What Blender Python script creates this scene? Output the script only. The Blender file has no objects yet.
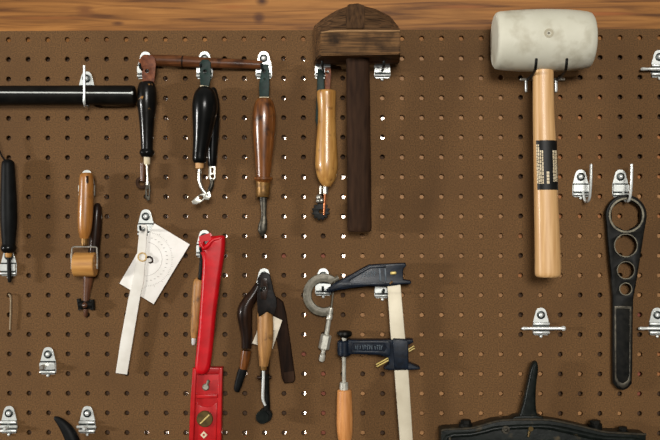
import bpy, bmesh, math, random
from mathutils import Vector, Matrix
random.seed(7)
scene = bpy.context.scene
C = scene.collection
PI = math.pi

# ------------------------------------------------------------------ camera
F = 917.0
ax, az, ay = -0.00447863, 0.01127705, 0.00124711
CAM = Vector((0.01194124, -1.18080448, 0.00554407))
RX = Matrix(((1, 0, 0), (0, math.cos(ax), -math.sin(ax)), (0, math.sin(ax), math.cos(ax))))
RZ = Matrix(((math.cos(az), -math.sin(az), 0), (math.sin(az), math.cos(az), 0), (0, 0, 1)))
RY = Matrix(((math.cos(ay), 0, math.sin(ay)), (0, 1, 0), (-math.sin(ay), 0, math.cos(ay))))
ROT = RZ @ RX @ RY          # columns: right, forward, up
cd = bpy.data.cameras.new('camera'); cam = bpy.data.objects.new('camera', cd); C.objects.link(cam)
cd.sensor_width = 36; cd.lens = 36 * F / 660; cd.clip_start = 0.05; cd.clip_end = 50
R4 = ROT.to_4x4() @ Matrix.Rotation(PI / 2, 4, 'X')
cam.matrix_world = Matrix.Translation(CAM) @ R4
scene.camera = cam


def G(px, py, d=0.0):
    """a measured point of the photograph, at its real distance d (metres) in front of the board"""
    v = ROT @ Vector(((px - 330) / F, 1, (220 - py) / F))
    t = (-d - CAM.y) / v.y
    return CAM + v * t


def S(d=0.0):
    return (1.1808 - d) / F


PX = S(0)

# ------------------------------------------------------------------ materials
def lin(r, g, b):
    f = lambda c: (c / 255 / 12.92) if c / 255 <= 0.04045 else ((c / 255 + 0.055) / 1.055) ** 2.4
    return (f(r), f(g), f(b), 1)


def mat(name, a, b=None, rough=0.5, metal=0.0, scale=(120, 120, 120), bump=0.0, detail=6, lo=0.35, hi=0.65, coat=0.0,
        spots=None, spot_scale=60, spot_lo=0.6, spot_hi=0.75, bump_dist=0.0004, distort=0.0, spec=0.5):
    m = bpy.data.materials.new(name); m.use_nodes = True
    nt = m.node_tree; N = nt.nodes; L = nt.links
    bs = N['Principled BSDF']
    bs.inputs['Roughness'].default_value = rough; bs.inputs['Metallic'].default_value = metal
    bs.inputs['Coat Weight'].default_value = coat; bs.inputs['Coat Roughness'].default_value = 0.15
    bs.inputs['Specular IOR Level'].default_value = spec
    a = lin(*a); b = lin(*b) if b else a
    tc = N.new('ShaderNodeTexCoord'); mp = N.new('ShaderNodeMapping')
    mp.inputs['Scale'].default_value = scale
    L.new(tc.outputs['Object'], mp.inputs['Vector'])
    nz = N.new('ShaderNodeTexNoise'); nz.inputs['Scale'].default_value = 1; nz.inputs['Detail'].default_value = detail
    nz.inputs['Distortion'].default_value = distort
    L.new(mp.outputs['Vector'], nz.inputs['Vector'])
    rp = N.new('ShaderNodeValToRGB'); rp.color_ramp.elements[0].position = lo; rp.color_ramp.elements[1].position = hi
    rp.color_ramp.elements[0].color = a; rp.color_ramp.elements[1].color = b
    L.new(nz.outputs['Fac'], rp.inputs['Fac'])
    col = rp.outputs['Color']
    if spots:
        n2 = N.new('ShaderNodeTexNoise'); n2.inputs['Scale'].default_value = spot_scale; n2.inputs['Detail'].default_value = 4
        L.new(tc.outputs['Object'], n2.inputs['Vector'])
        r2 = N.new('ShaderNodeValToRGB'); r2.color_ramp.elements[0].position = spot_lo; r2.color_ramp.elements[1].position = spot_hi
        L.new(n2.outputs['Fac'], r2.inputs['Fac'])
        mx = N.new('ShaderNodeMix'); mx.data_type = 'RGBA'
        L.new(r2.outputs['Color'], mx.inputs['Factor']); L.new(col, mx.inputs['A']); mx.inputs['B'].default_value = lin(*spots)
        col = mx.outputs['Result']
    L.new(col, bs.inputs['Base Color'])
    if bump:
        bp = N.new('ShaderNodeBump'); bp.inputs['Strength'].default_value = bump; bp.inputs['Distance'].default_value = bump_dist
        L.new(nz.outputs['Fac'], bp.inputs['Height']); L.new(bp.outputs['Normal'], bs.inputs['Normal'])
    return m


M = {}
M['board'] = mat('hardboard', (72, 50, 26), (118, 84, 47), rough=0.75, scale=(620, 620, 620), bump=0.3, detail=5, lo=0.28, hi=0.72, bump_dist=0.0003,
                 spots=(84, 58, 31), spot_scale=13, spot_lo=0.45, spot_hi=0.95, spec=0.25)
M['batten'] = mat('pine batten', (142, 98, 50), (166, 118, 66), rough=0.6, scale=(9, 90, 90))
M['batten_dim'] = mat('stained batten', (150, 92, 44), (172, 110, 58), rough=0.7, scale=(9, 90, 90))
M['redwood'] = mat('reddish batten', (118, 56, 36), (140, 74, 46), rough=0.7, scale=(9, 90, 90))
M['holeshade'] = mat('hole shade', (58, 40, 26), (72, 52, 36), rough=0.95, scale=(200, 200, 200))  # for added blocks that stand in for the dark cavity
M['white_wall'] = mat('white wall', (238, 236, 230), (246, 244, 240), rough=0.8, scale=(20, 20, 20))
M['zinc'] = mat('zinc plate', (216, 220, 216), (232, 235, 231), rough=0.3, metal=0.35, scale=(150, 150, 150))
M['zincdark'] = mat('dull zinc', (84, 80, 67), (112, 106, 91), rough=0.45, metal=0.2, scale=(150, 150, 150))
M['rivet'] = mat('dark rivet ring', (40, 44, 44), (62, 66, 64), rough=0.4, metal=0.6, spec=0.2)
M['steel'] = mat('worn steel', (170, 168, 158), (206, 203, 192), rough=0.32, metal=0.85, scale=(200, 200, 200))
M['darksteel'] = mat('dark steel', (44, 42, 37), (84, 79, 68), rough=0.42, metal=0.7, scale=(160, 160, 160))
M['blacksteel'] = mat('blackened steel', (13, 14, 13), (28, 27, 24), rough=0.42, metal=0.08, scale=(140, 140, 140), bump=0.3, spec=0.1)
M['castiron'] = mat('black cast iron', spec=0.12, a=(13, 17, 15), b=(24, 28, 25), rough=0.34, metal=0.0, scale=(150, 150, 150), bump=0.5,
                    spots=(72, 62, 44), spot_scale=70, spot_lo=0.62, spot_hi=0.75)
M['ironedge'] = mat('worn iron edge', (62, 54, 38), (34, 31, 24), rough=0.5, metal=0.4, scale=(180, 180, 180), bump=0.3)
M['blackgloss'] = mat('glossy black lacquer', (9, 10, 10), (16, 16, 15), rough=0.3, scale=(90, 90, 90), coat=0.22, spec=0.1)
M['blackworn'] = mat('worn black lacquer', spec=0.12, a=(10, 9, 9), b=(20, 18, 15), rough=0.32, scale=(90, 90, 90), coat=0.2, spots=(150, 108, 58), spot_scale=75,
                     spot_lo=0.66, spot_hi=0.7)
M['blackrubber'] = mat('black rubber', (12, 13, 13), (20, 21, 21), rough=0.5, scale=(90, 90, 90), spec=0.1)
M['tube'] = mat('black painted tube', (13, 13, 12), (24, 22, 19), rough=0.45, scale=(60, 60, 60), spec=0.1)
M['tan'] = mat('varnished tan wood', (156, 106, 48), (204, 154, 84), rough=0.36, scale=(260, 260, 28), coat=0.35, lo=0.3, hi=0.75,
               spots=(84, 48, 18), spot_scale=85, spot_lo=0.58, spot_hi=0.75)
M['tanrough'] = mat('old tan wood', (134, 92, 46), (182, 132, 74), rough=0.5, scale=(300, 300, 26), lo=0.3, hi=0.7, spots=(48, 28, 13), spot_scale=80, spot_lo=0.56, spot_hi=0.72)
M['amber'] = mat('amber varnished wood', (132, 82, 33), (178, 120, 55), rough=0.36, scale=(260, 260, 28), coat=0.3, lo=0.3, hi=0.75, spots=(92, 54, 20), spot_scale=85, spot_lo=0.58, spot_hi=0.75)
M['brown'] = mat('varnished brown wood', (72, 39, 15), (136, 81, 34), rough=0.3, scale=(230, 230, 22), coat=0.5, lo=0.3, hi=0.72,
                 spots=(36, 19, 9), spot_scale=75, spot_lo=0.55, spot_hi=0.72)
M['rollerwood'] = mat('roller wood', (166, 114, 54), (200, 146, 78), rough=0.5, scale=(28, 200, 200), lo=0.3, hi=0.7)
M['orangewood'] = mat('orange beech', (188, 122, 64), (212, 148, 88), rough=0.38, scale=(330, 330, 30), coat=0.2)
M['dowel'] = mat('reddish dark dowel', (76, 43, 22), (112, 68, 38), rough=0.42, scale=(18, 240, 240), coat=0.15, spots=(48, 27, 16), spot_scale=70, spot_lo=0.55, spot_hi=0.72, spec=0.2)
M['oakgrain'] = mat('old dark oak', spec=0.2, a=(58, 40, 23), b=(126, 91, 55), rough=0.75, scale=(26, 170, 620), bump=0.9, detail=9, lo=0.3, hi=0.7,
                    spots=(44, 30, 17), spot_scale=45, spot_lo=0.5, spot_hi=0.7, bump_dist=0.0012)
M['endgrain'] = mat('split end grain', (48, 33, 20), (90, 64, 40), rough=0.85, scale=(260, 90, 40), bump=1.0, detail=9, lo=0.3, hi=0.7, bump_dist=0.0014, spec=0.2)
M['darkhandle'] = mat('dark stained wood', (40, 26, 17), (60, 41, 28), rough=0.75, scale=(200, 200, 18), lo=0.3, hi=0.7, spec=0.1)
M['ash'] = mat('pale ash', (192, 146, 92), (218, 176, 122), rough=0.45, scale=(330, 330, 16), lo=0.3, hi=0.7, coat=0.1, distort=0.4)
M['malletwhite'] = mat('off white rubber', (202, 199, 180), (213, 210, 192), rough=0.65, scale=(24, 24, 24), spots=(178, 172, 150), spot_scale=42, spot_lo=0.52, spot_hi=0.75)
M['malletdirt'] = mat('scuffed rubber', (166, 158, 134), (180, 172, 150), rough=0.7)
M['labelblack'] = mat('black label', (16, 16, 15), (22, 22, 21), rough=0.45, spec=0.2)
M['labelprint'] = mat('pale print', (206, 186, 150), (222, 206, 174), rough=0.5)
M['leather'] = mat('brown leather', (88, 44, 22), (124, 70, 40), rough=0.5, scale=(220, 220, 220), bump=0.3, spec=0.2)
M['darkleather'] = mat('black leather', (13, 11, 10), (26, 20, 17), rough=0.42, scale=(200, 200, 200), bump=0.4, spec=0.1)
M['darkbrown'] = mat('dark brown wood', (22, 14, 10), (44, 27, 17), rough=0.42, scale=(200, 200, 24), coat=0.2, spec=0.1)
M['satin'] = mat('satin steel', (176, 174, 162), (206, 203, 190), rough=0.35, metal=0.35, scale=(200, 200, 200))
M['thinwire'] = mat('dull thin wire', (136, 118, 92), (158, 140, 112), rough=0.5)
M['oakedge'] = mat('pale oak edge', (132, 98, 60), (164, 126, 82), rough=0.75, scale=(60, 200, 200))
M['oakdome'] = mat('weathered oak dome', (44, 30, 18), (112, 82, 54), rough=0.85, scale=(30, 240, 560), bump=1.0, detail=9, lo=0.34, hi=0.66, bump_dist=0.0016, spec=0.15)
M['darkflat'] = mat('matte dark wood', (24, 15, 10), (44, 28, 18), rough=0.75, scale=(200, 200, 24), spec=0.1)
M['rimsteel'] = mat('rim highlight', (84, 80, 68), (124, 118, 100), rough=0.4, metal=0.5, scale=(160, 160, 160))
M['green'] = mat('dark green strap', (10, 30, 25), (20, 46, 40), rough=0.5, scale=(200, 200, 200), bump=0.2, spec=0.2)
M['cream'] = mat('cream binding', (206, 190, 156), (222, 208, 178), rough=0.6)
M['tanleather'] = mat('tan ferrule', (176, 128, 76), (196, 150, 96), rough=0.5)
M['brass'] = mat('aged brass', (92, 64, 30), (146, 108, 54), rough=0.42, metal=0.45, scale=(160, 160, 160))
M['darkbrass'] = mat('dark brass', (70, 54, 24), (98, 78, 36), rough=0.4, metal=0.5)
M['brightbrass'] = mat('bright brass', (216, 190, 110), (232, 208, 136), rough=0.35, metal=0.4)
M['copper'] = mat('copper pin', (168, 98, 58), (190, 118, 74), rough=0.35, metal=0.6)
M['whitepaint'] = mat('white painted metal', (226, 222, 214), (236, 232, 226), rough=0.45, scale=(60, 60, 60))
M['whiteblade'] = mat('white painted blade', (214, 209, 198), (226, 222, 213), rough=0.45, scale=(60, 60, 60))
M['greymark'] = mat('grey scale marks', (166, 162, 156), (176, 172, 166), rough=0.6)
M['paper'] = mat('paper tag', (214, 202, 180), (226, 216, 196), rough=0.8)
M['redvinyl'] = mat('red vinyl', (174, 8, 18), (200, 12, 25), rough=0.38, coat=0.08, spec=0.3, scale=(70, 70, 70), bump=0.15, bump_dist=0.001)
M['redpaint'] = mat('red paint', (164, 20, 24), (184, 30, 32), rough=0.38, scale=(70, 70, 70), coat=0.2, spec=0.2)
M['navy'] = mat('navy painted casting', (8, 14, 23), (16, 27, 41), rough=0.4, scale=(160, 160, 160), bump=0.4, coat=0.08, spec=0.2)
M['navyedge'] = mat('worn navy paint', (52, 64, 74), (80, 92, 100), rough=0.45, scale=(220, 220, 220))
M['clampbar'] = mat('nickel plated bar', (190, 180, 156), (212, 203, 180), rough=0.5, metal=0.2, scale=(20, 20, 20))
M['shaftbrown'] = mat('reddish brown shaft', (70, 42, 26), (104, 66, 42), rough=0.4, scale=(200, 200, 24), coat=0.2)
M['gold'] = mat('gold ring', (176, 142, 84), (200, 168, 110), rough=0.35, metal=0.4)
M['plank'] = None


def plank_material():
    m = bpy.data.materials.new('pine plank'); m.use_nodes = True
    nt = m.node_tree; N = nt.nodes; L = nt.links; bs = N['Principled BSDF']
    bs.inputs['Roughness'].default_value = 0.55; bs.inputs['Specular IOR Level'].default_value = 0.2
    tc = N.new('ShaderNodeTexCoord')
    # grain bends round each knot
    vec = tc.outputs['Object']
    mp = N.new('ShaderNodeMapping'); mp.inputs['Scale'].default_value = (7, 80, 130)
    L.new(vec, mp.inputs['Vector'])
    nz = N.new('ShaderNodeTexNoise'); nz.inputs['Scale'].default_value = 1; nz.inputs['Detail'].default_value = 9; nz.inputs['Distortion'].default_value = 0.8
    L.new(mp.outputs['Vector'], nz.inputs['Vector'])
    rp = N.new('ShaderNodeValToRGB'); e = rp.color_ramp.elements
    e[0].position = 0.32; e[0].color = lin(92, 54, 20); e[1].position = 0.68; e[1].color = lin(166, 112, 54)
    k = e.new(0.5); k.color = lin(140, 91, 40)
    L.new(nz.outputs['Fac'], rp.inputs['Fac'])
    col = rp.outputs['Color']
    n3 = N.new('ShaderNodeTexNoise'); n3.inputs['Scale'].default_value = 14; n3.inputs['Detail'].default_value = 3
    L.new(vec, n3.inputs['Vector'])
    def mix(fac, a, b):
        mx = N.new('ShaderNodeMix'); mx.data_type = 'RGBA'
        L.new(fac, mx.inputs['Factor']); L.new(a, mx.inputs['A']); mx.inputs['B'].default_value = b
        return mx.outputs['Result']
    for (px, py, rx, rz, c) in ((262, 1, 5.5, 4, (72, 40, 18)), (259, 18, 4.5, 4.5, (84, 48, 22)), (85, 10.5, 7, 4.2, (118, 72, 32)), (118, 23.5, 5, 1.8, (96, 58, 26)),
                                (232, 7, 15, 2.2, (150, 92, 40)), (50, 18, 30, 1.2, (132, 80, 34)), (600, 14, 26, 1.6, (150, 88, 40)), (460, 7, 20, 1.5, (140, 84, 38))):
        p = G(px, py, -0.0058)
        q = N.new('ShaderNodeMapping'); q.vector_type = 'POINT'
        q.inputs['Scale'].default_value = (1 / (rx * 1.3 * PX), 0, 1 / (rz * 1.3 * PX))
        q.inputs['Location'].default_value = (-p.x / (rx * 1.3 * PX), 0, -p.z / (rz * 1.3 * PX))
        L.new(vec, q.inputs['Vector'])
        ln = N.new('ShaderNodeVectorMath'); ln.operation = 'LENGTH'; L.new(q.outputs['Vector'], ln.inputs[0])
        ad = N.new('ShaderNodeMath'); ad.operation = 'MULTIPLY_ADD'; L.new(nz.outputs['Fac'], ad.inputs[0]); ad.inputs[1].default_value = 0.9
        L.new(ln.outputs['Value'], ad.inputs[2])
        mr = N.new('ShaderNodeMapRange'); mr.inputs['From Min'].default_value = 1.7; mr.inputs['From Max'].default_value = 0.8
        L.new(ad.outputs['Value'], mr.inputs['Value'])
        col = mix(mr.outputs['Result'], col, lin(*c))
    L.new(col, bs.inputs['Base Color'])
    bp = N.new('ShaderNodeBump'); bp.inputs['Strength'].default_value = 0.3; bp.inputs['Distance'].default_value = 0.0006
    L.new(nz.outputs['Fac'], bp.inputs['Height']); L.new(bp.outputs['Normal'], bs.inputs['Normal'])
    return m


M['plank'] = plank_material()

# ------------------------------------------------------------------ mesh helpers
class MB:
    def __init__(self):
        self.v = []; self.f = []

    def add(self, vs, fs):
        n = len(self.v); self.v += [Vector(v) for v in vs]; self.f += [tuple(i + n for i in f) for f in fs]
        return self

    def box(self, lo, hi):
        (a, b, c), (d, e, f) = lo, hi
        return self.add([(a, b, c), (d, b, c), (d, e, c), (a, e, c), (a, b, f), (d, b, f), (d, e, f), (a, e, f)],
                        [(0, 3, 2, 1), (4, 5, 6, 7), (0, 1, 5, 4), (1, 2, 6, 5), (2, 3, 7, 6), (3, 0, 4, 7)])

    def tube(self, pts, rad, n=20, flat=1.0, sq=0.0, up=(0, -1, 0)):
        """round (or flattened) section swept along pts; rad per point; flat = depth / width"""
        pts = [Vector(p) for p in pts]
        if not hasattr(rad, '__len__'): rad = [rad] * len(pts)
        rings = []
        for i, p in enumerate(pts):
            t = (pts[min(i + 1, len(pts) - 1)] - pts[max(i - 1, 0)])
            if t.length < 1e-9: t = Vector((0, 0, -1))
            t.normalize()
            u = Vector(up)
            if abs(t.dot(u)) > 0.95: u = Vector((0, 0, 1)) if abs(t.z) < 0.9 else Vector((1, 0, 0))
            s = t.cross(u).normalized(); w = s.cross(t).normalized()
            ring = []
            for k in range(n):
                a = 2 * PI * k / n
                c, d = math.cos(a), math.sin(a)
                if sq:
                    g = lambda x: math.copysign(abs(x) ** (1 - sq), x)
                    c, d = g(c), g(d)
                ring.append(p + s * (c * rad[i]) + w * (d * rad[i] * flat))
            rings.append(ring)
        vs = [v for r in rings for v in r]; fs = []
        for i in range(len(rings) - 1):
            for k in range(n):
                a = i * n + k; b = i * n + (k + 1) % n
                fs.append((a, b, b + n, a + n))
        fs.append(tuple(range(n - 1, -1, -1))); fs.append(tuple((len(rings) - 1) * n + k for k in range(n)))
        return self.add(vs, fs)

    def px(self, rows, d, n=20, flat=1.0, sq=0.0, smooth=0):
        """rows of (px, py, radius in px[, depth]) along a tool's axis at depth d"""
        rows = [(r + (d,))[:4] if len(r) == 3 else r for r in rows]
        if smooth:
            rows = spline(rows, smooth)
        return self.tube([G(r[0], r[1], r[3]) for r in rows], [max(r[2], 0.05) * S(r[3]) for r in rows], n, flat, sq)

    def ball(self, c, r, n=12, sy=1.0):
        c = Vector(c); vs = []; fs = []; m = n // 2
        for i in range(m + 1):
            th = PI * i / m
            for k in range(n):
                a = 2 * PI * k / n
                vs.append(c + Vector((r * math.sin(th) * math.cos(a), sy * r * math.sin(th) * math.sin(a), r * math.cos(th))))
        for i in range(m):
            for k in range(n):
                fs.append((i * n + k, (i + 1) * n + k, (i + 1) * n + (k + 1) % n, i * n + (k + 1) % n))
        return self.add(vs, fs)

    def disc(self, px, py, r, d, t, n=28, hole=0):
        """disc facing the viewer: radius r px, front at depth d, thickness t"""
        c = G(px, py, d); R = r * S(d)
        if hole:
            h = hole * S(d); vs = []; fs = []
            for k in range(n):
                a = 2 * PI * k / n; x, z = math.cos(a), math.sin(a)
                vs += [c + Vector((x * R, 0, z * R)), c + Vector((x * h, 0, z * h)), c + Vector((x * R, t, z * R)), c + Vector((x * h, t, z * h))]
            for k in range(n):
                a = 4 * k; b = 4 * ((k + 1) % n)
                fs += [(a, a + 1, b + 1, b), (a + 2, b + 2, b + 3, a + 3), (a, b, b + 2, a + 2), (a + 1, a + 3, b + 3, b + 1)]
            return self.add(vs, fs)
        return self.tube([c + Vector((0, t, 0)), c + Vector((0, t * .15, 0)), c], [R, R, R * .93], n, up=(0, 0, 1))

    def loft(self, A, B):
        """solid between two outlines of equal length"""
        n = len(A)
        return self.add(list(A) + list(B), [tuple(range(n)), tuple(range(2 * n - 1, n - 1, -1))] + [(k, n + k, n + (k + 1) % n, (k + 1) % n) for k in range(n)])

    def build(self, name, m, parent=None, bevel=0, smooth=True, angle=35, seg=2):
        off = Vector(parent_world(parent)) if parent else Vector((0, 0, 0))
        me = bpy.data.meshes.new(name)
        me.from_pydata([v - off for v in self.v], [], self.f); me.validate()
        bm = bmesh.new(); bm.from_mesh(me); bmesh.ops.recalc_face_normals(bm, faces=bm.faces)
        if bevel:
            es = [e for e in bm.edges if len(e.link_faces) == 2 and e.calc_face_angle(0) > math.radians(40)]
            bmesh.ops.bevel(bm, geom=es, offset=bevel, segments=seg, affect='EDGES', clamp_overlap=True)
        bm.to_mesh(me); bm.free()
        return finish(name, me, m, parent, smooth, angle)


def parent_world(p):
    v = Vector((0, 0, 0))
    while p is not None:
        v += p.location; p = p.parent
    return v


def finish(name, me, m, parent, smooth=True, angle=35):
    for p in me.polygons: p.use_smooth = smooth
    if smooth: me.set_sharp_from_angle(angle=math.radians(angle))
    me.materials.append(M[m] if isinstance(m, str) else m)
    o = bpy.data.objects.new(name, me); C.objects.link(o)
    if parent: o.parent = parent
    return o


def spline(rows, k):
    """Catmull-Rom through rows"""
    out = []
    n = len(rows)
    for i in range(n - 1):
        p0, p1, p2, p3 = rows[max(i - 1, 0)], rows[i], rows[i + 1], rows[min(i + 2, n - 1)]
        for j in range(k):
            t = j / k
            out.append(tuple(0.5 * (2 * b + (c - a) * t + (2 * a - 5 * b + 4 * c - e) * t * t + (3 * b - a - 3 * c + e) * t ** 3)
                             for a, b, c, e in zip(p0, p1, p2, p3)))
    out.append(tuple(rows[-1]))
    return out


def circ(px, py, r, n=28, a0=0.0, ry=None):
    ry = ry or r
    return [(px + r * math.cos(a0 + 2 * PI * k / n), py + ry * math.sin(a0 + 2 * PI * k / n)) for k in range(n)]


def plate(name, loops, d, t, m, parent=None, bevel_px=0.5, res=2, closed_smooth=0):
    """a solid sheet cut to the outline loops[0] with holes loops[1:], front face at depth d, thickness t (metres)"""
    off = parent_world(parent) if parent else Vector((0, 0, 0))
    cu = bpy.data.curves.new(name, 'CURVE'); cu.dimensions = '2D'; cu.fill_mode = 'BOTH'
    b = min(bevel_px * S(d), t * 0.49)
    cu.extrude = max(t / 2 - b, 1e-5); cu.bevel_depth = b; cu.bevel_resolution = res; cu.offset = -b
    for lp in loops:
        if closed_smooth and lp is loops[0]:
            ext = [lp[-1]] + list(lp) + [lp[0], lp[1]]
            sp = spline(ext, closed_smooth); lp = sp[closed_smooth:-closed_smooth - 1]
        s = cu.splines.new('POLY'); s.points.add(len(lp) - 1); s.use_cyclic_u = True
        for q, (x, y) in zip(s.points, lp):
            w = G(x, y, d); q.co = (w.x, w.z, 0, 1)
    tmp = bpy.data.objects.new('tmp', cu); C.objects.link(tmp)
    dg = bpy.context.evaluated_depsgraph_get(); dg.update()
    me = bpy.data.meshes.new_from_object(tmp.evaluated_get(dg))
    bpy.data.objects.remove(tmp); bpy.data.curves.remove(cu)
    me.name = name; me.materials.clear()
    for v in me.vertices:
        x, z, h = v.co
        v.co = Vector((x, -d + t / 2 - h, z)) - off
    bm = bmesh.new(); bm.from_mesh(me); bmesh.ops.remove_doubles(bm, verts=bm.verts, dist=1e-6)
    bmesh.ops.recalc_face_normals(bm, faces=bm.faces); bm.to_mesh(me); bm.free()
    return finish(name, me, m, parent, True, 40)


def thing(name, label, cat, px, py, d=0.0, group=None):
    o = bpy.data.objects.new(name, None); C.objects.link(o)
    o.empty_display_size = 0.01; o.location = G(px, py, d)
    return tag(o, label, cat, group)


def tag(o, label, cat, group=None):
    o['label'] = label; o['category'] = cat
    if group: o['group'] = group
    return o


def struct(o):
    o['kind'] = 'structure'; return o


# ------------------------------------------------------------------ the setting
PITCH = 0.0254
BT = 0.005          # board thickness
HX = lambda c: (c - 16.4) * PITCH
HZ = lambda r: -(r - 9.2) * PITCH
C0, C1, R0, R1 = -4, 38, 0, 24
HR = 0.00315
ZTOP = HZ(0) + PITCH / 2 - .0016


def pegboard():
    vs, fs = [], []
    n = 16
    idx = {}
    def V(x, y, z):
        k = (round(x * 1e6), round(y * 1e6), round(z * 1e6))
        if k not in idx:
            idx[k] = len(vs); vs.append((x, y, z))
        return idx[k]
    for c in range(C0, C1 + 1):
        for r in range(R0, R1 + 1):
            cx, cz = HX(c), HZ(r)
            fr, bk, cf, cb, ce = [], [], [], [], []
            for k in range(n):
                a = 2 * PI * k / n; x, z = math.cos(a), math.sin(a); s = PITCH / 2 / max(abs(x), abs(z))
                zt = min(cz + z * s, ZTOP); fr.append(V(cx + x * s, 0, zt)); bk.append(V(cx + x * s, BT, zt))
                cf.append(V(cx + x * HR * 1.16, 0, cz + z * HR * 1.16)); ce.append(V(cx + x * HR, 0.0005, cz + z * HR)); cb.append(V(cx + x * HR, BT, cz + z * HR))
            for k in range(n):
                j = (k + 1) % n
                fs += [(fr[k], fr[j], cf[j], cf[k]), (cf[k], cf[j], ce[j], ce[k]), (ce[k], ce[j], cb[j], cb[k]), (bk[k], cb[k], cb[j], bk[j])]
    # outer edges
    x0, x1, z1, z0 = HX(C0) - PITCH / 2, HX(C1) + PITCH / 2, ZTOP, HZ(R1) - PITCH / 2
    mb = MB(); mb.add(vs, fs)
    mb.add([(x0, 0, z0), (x1, 0, z0), (x1, 0, z1), (x0, 0, z1), (x0, BT, z0), (x1, BT, z0), (x1, BT, z1), (x0, BT, z1)],
           [(0, 1, 5, 4), (1, 2, 6, 5), (2, 3, 7, 6), (3, 0, 4, 7)])
    me = bpy.data.meshes.new('wall_back'); me.from_pydata([tuple(v) for v in mb.v], [], mb.f)
    bm = bmesh.new(); bm.from_mesh(me); bmesh.ops.recalc_face_normals(bm, faces=bm.faces); bm.to_mesh(me); bm.free()
    return struct(finish('wall_back', me, 'board', None, True, 30))


pegboard()

# what stands behind each hole (d and w get added dark blocks for shade): w open (pale room wall beyond), d hole shade, o batten against the board, x batten set back, r reddish batten
RUNS = [   # one line per row of holes, from the left: kind and how many in a run
 "o 34",
 "d 13 w 3 d 4 o 8 d 6",
 "d 8 w 1 d 2 w 5 d 3 o 7 d 8",
 "d 8 w 1 d 2 w 4 d 4 o 7 d 2 x 1 d 1 x 1 d 3",
 "d 8 w 2 d 1 w 3 d 5 w 1 o 6 d 2 x 3 d 3",
 "d 5 w 1 d 2 w 7 d 4 w 1 o 6 d 2 x 3 d 2 x 1",
 "d 5 w 1 d 2 w 7 d 5 o 6 d 2 x 3 d 2 x 1",
 "d 5 w 1 d 2 w 1 d 1 w 6 d 1 w 1 d 1 o 7 d 2 x 1 o 1 x 4",
 "d 5 w 1 d 2 w 4 d 1 w 3 d 1 w 1 d 1 o 7 d 2 x 4 o 2",
 "d 5 w 1 d 2 w 8 d 1 w 1 d 1 o 7 d 2 x 6",
 "d 11 w 5 d 1 w 1 o 8 x 1 d 1 o 4 d 1 o 1",
 "d 11 w 3 r 1 w 1 r 1 w 1 o 8 d 2 o 3 d 2 o 1",
 "d 11 w 3 d 1 w 1 d 1 w 1 o 8 x 1 d 1 o 3 d 1 o 2",
 "d 12 w 1 d 2 w 1 d 2 o 8 d 1 o 2 d 3 o 2",
 "d 15 w 1 d 2 o 8 d 6 r 1 o 1",
 "d 15 w 1 d 2 o 8 d 7 o 1",
 "d 15 r 1 d 2 o 10 d 1 o 1 d 2 o 1 x 1",
 "d 12 w 1 d 2 w 1 r 1 d 3 o 8 d 1 o 1 d 2 r 1 x 1",
 "d 9 w 1 d 5 w 1 r 1 d 1 o 1 d 1 o 8 d 4 r 1 d 1",
 "d 15 w 1 r 1 d 3 o 8 d 1 o 1 d 1 o 1 d 2",
 "d 7 w 9 r 1 d 1 o 1 d 1 o 8 d 4 r 1 d 1",
]
HOLES = []
for run in RUNS:
    q = run.split(); row = []
    for i in range(0, len(q), 2): row += [q[i]] * int(q[i + 1])
    HOLES.append(row)
pb, db, xb, rb = MB(), MB(), MB(), MB()
for r in range(1, R1 + 1):
    row = HOLES[min(r, 20)]
    for c in range(C0, C1 + 1):
        k = row[c] if 0 <= c < len(row) else 'd'
        x0, x1, z0, z1 = HX(c) - PITCH / 2, HX(c) + PITCH / 2, HZ(r) - PITCH / 2, HZ(r) + PITCH / 2
        if k == 'o': pb.box((x0, BT + .0004, z0), (x1, BT + .012, z1))
        elif k == 'x': xb.box((x0, BT + .003, z0), (x1, BT + .014, z1))
        elif k == 'r': rb.box((x0, BT + .003, z0), (x1, BT + .014, z1))
        elif k == 'd': db.box((x0, BT + .004, z0), (x1, BT + .016, z1))  # dark block put in for the shade of the cavity
        else:
            cut = HX(c) + (-.0010 if c < 11 else 0.0 if c < 17 else -.0014) + random.uniform(-.0005, .0008)
            zt = HZ(r) + .0014 + random.uniform(-.0004, .0006)
            db.box((x0, BT + .0006, z0), (cut, BT + .016, z1))  # added dark blocks crop the bright spot like the bore's shaded wall
            db.box((cut, BT + .0006, zt), (x1, BT + .016, z1))
struct(pb.build('trim_2', 'batten', smooth=False)); struct(db.build('shade_blocks', 'holeshade', smooth=False))
struct(xb.build('trim_4', 'batten_dim', smooth=False)); struct(rb.build('trim_5', 'redwood', smooth=False))
xa, xz = HX(C0) - .3, HX(C1) + .3
struct(MB().box((xa, BT + .0003, HZ(0) - .0126), (xz, BT + .028, HZ(0) + .16)).build('trim_1', 'plank', bevel=.001))
struct(MB().box((xa, .17, -.7), (xz, .19, .6)).build('wall_rear', 'white_wall', smooth=False))

# ------------------------------------------------------------------ pegboard hooks
HG = 'pegboard hooks'
HC = {}


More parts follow.
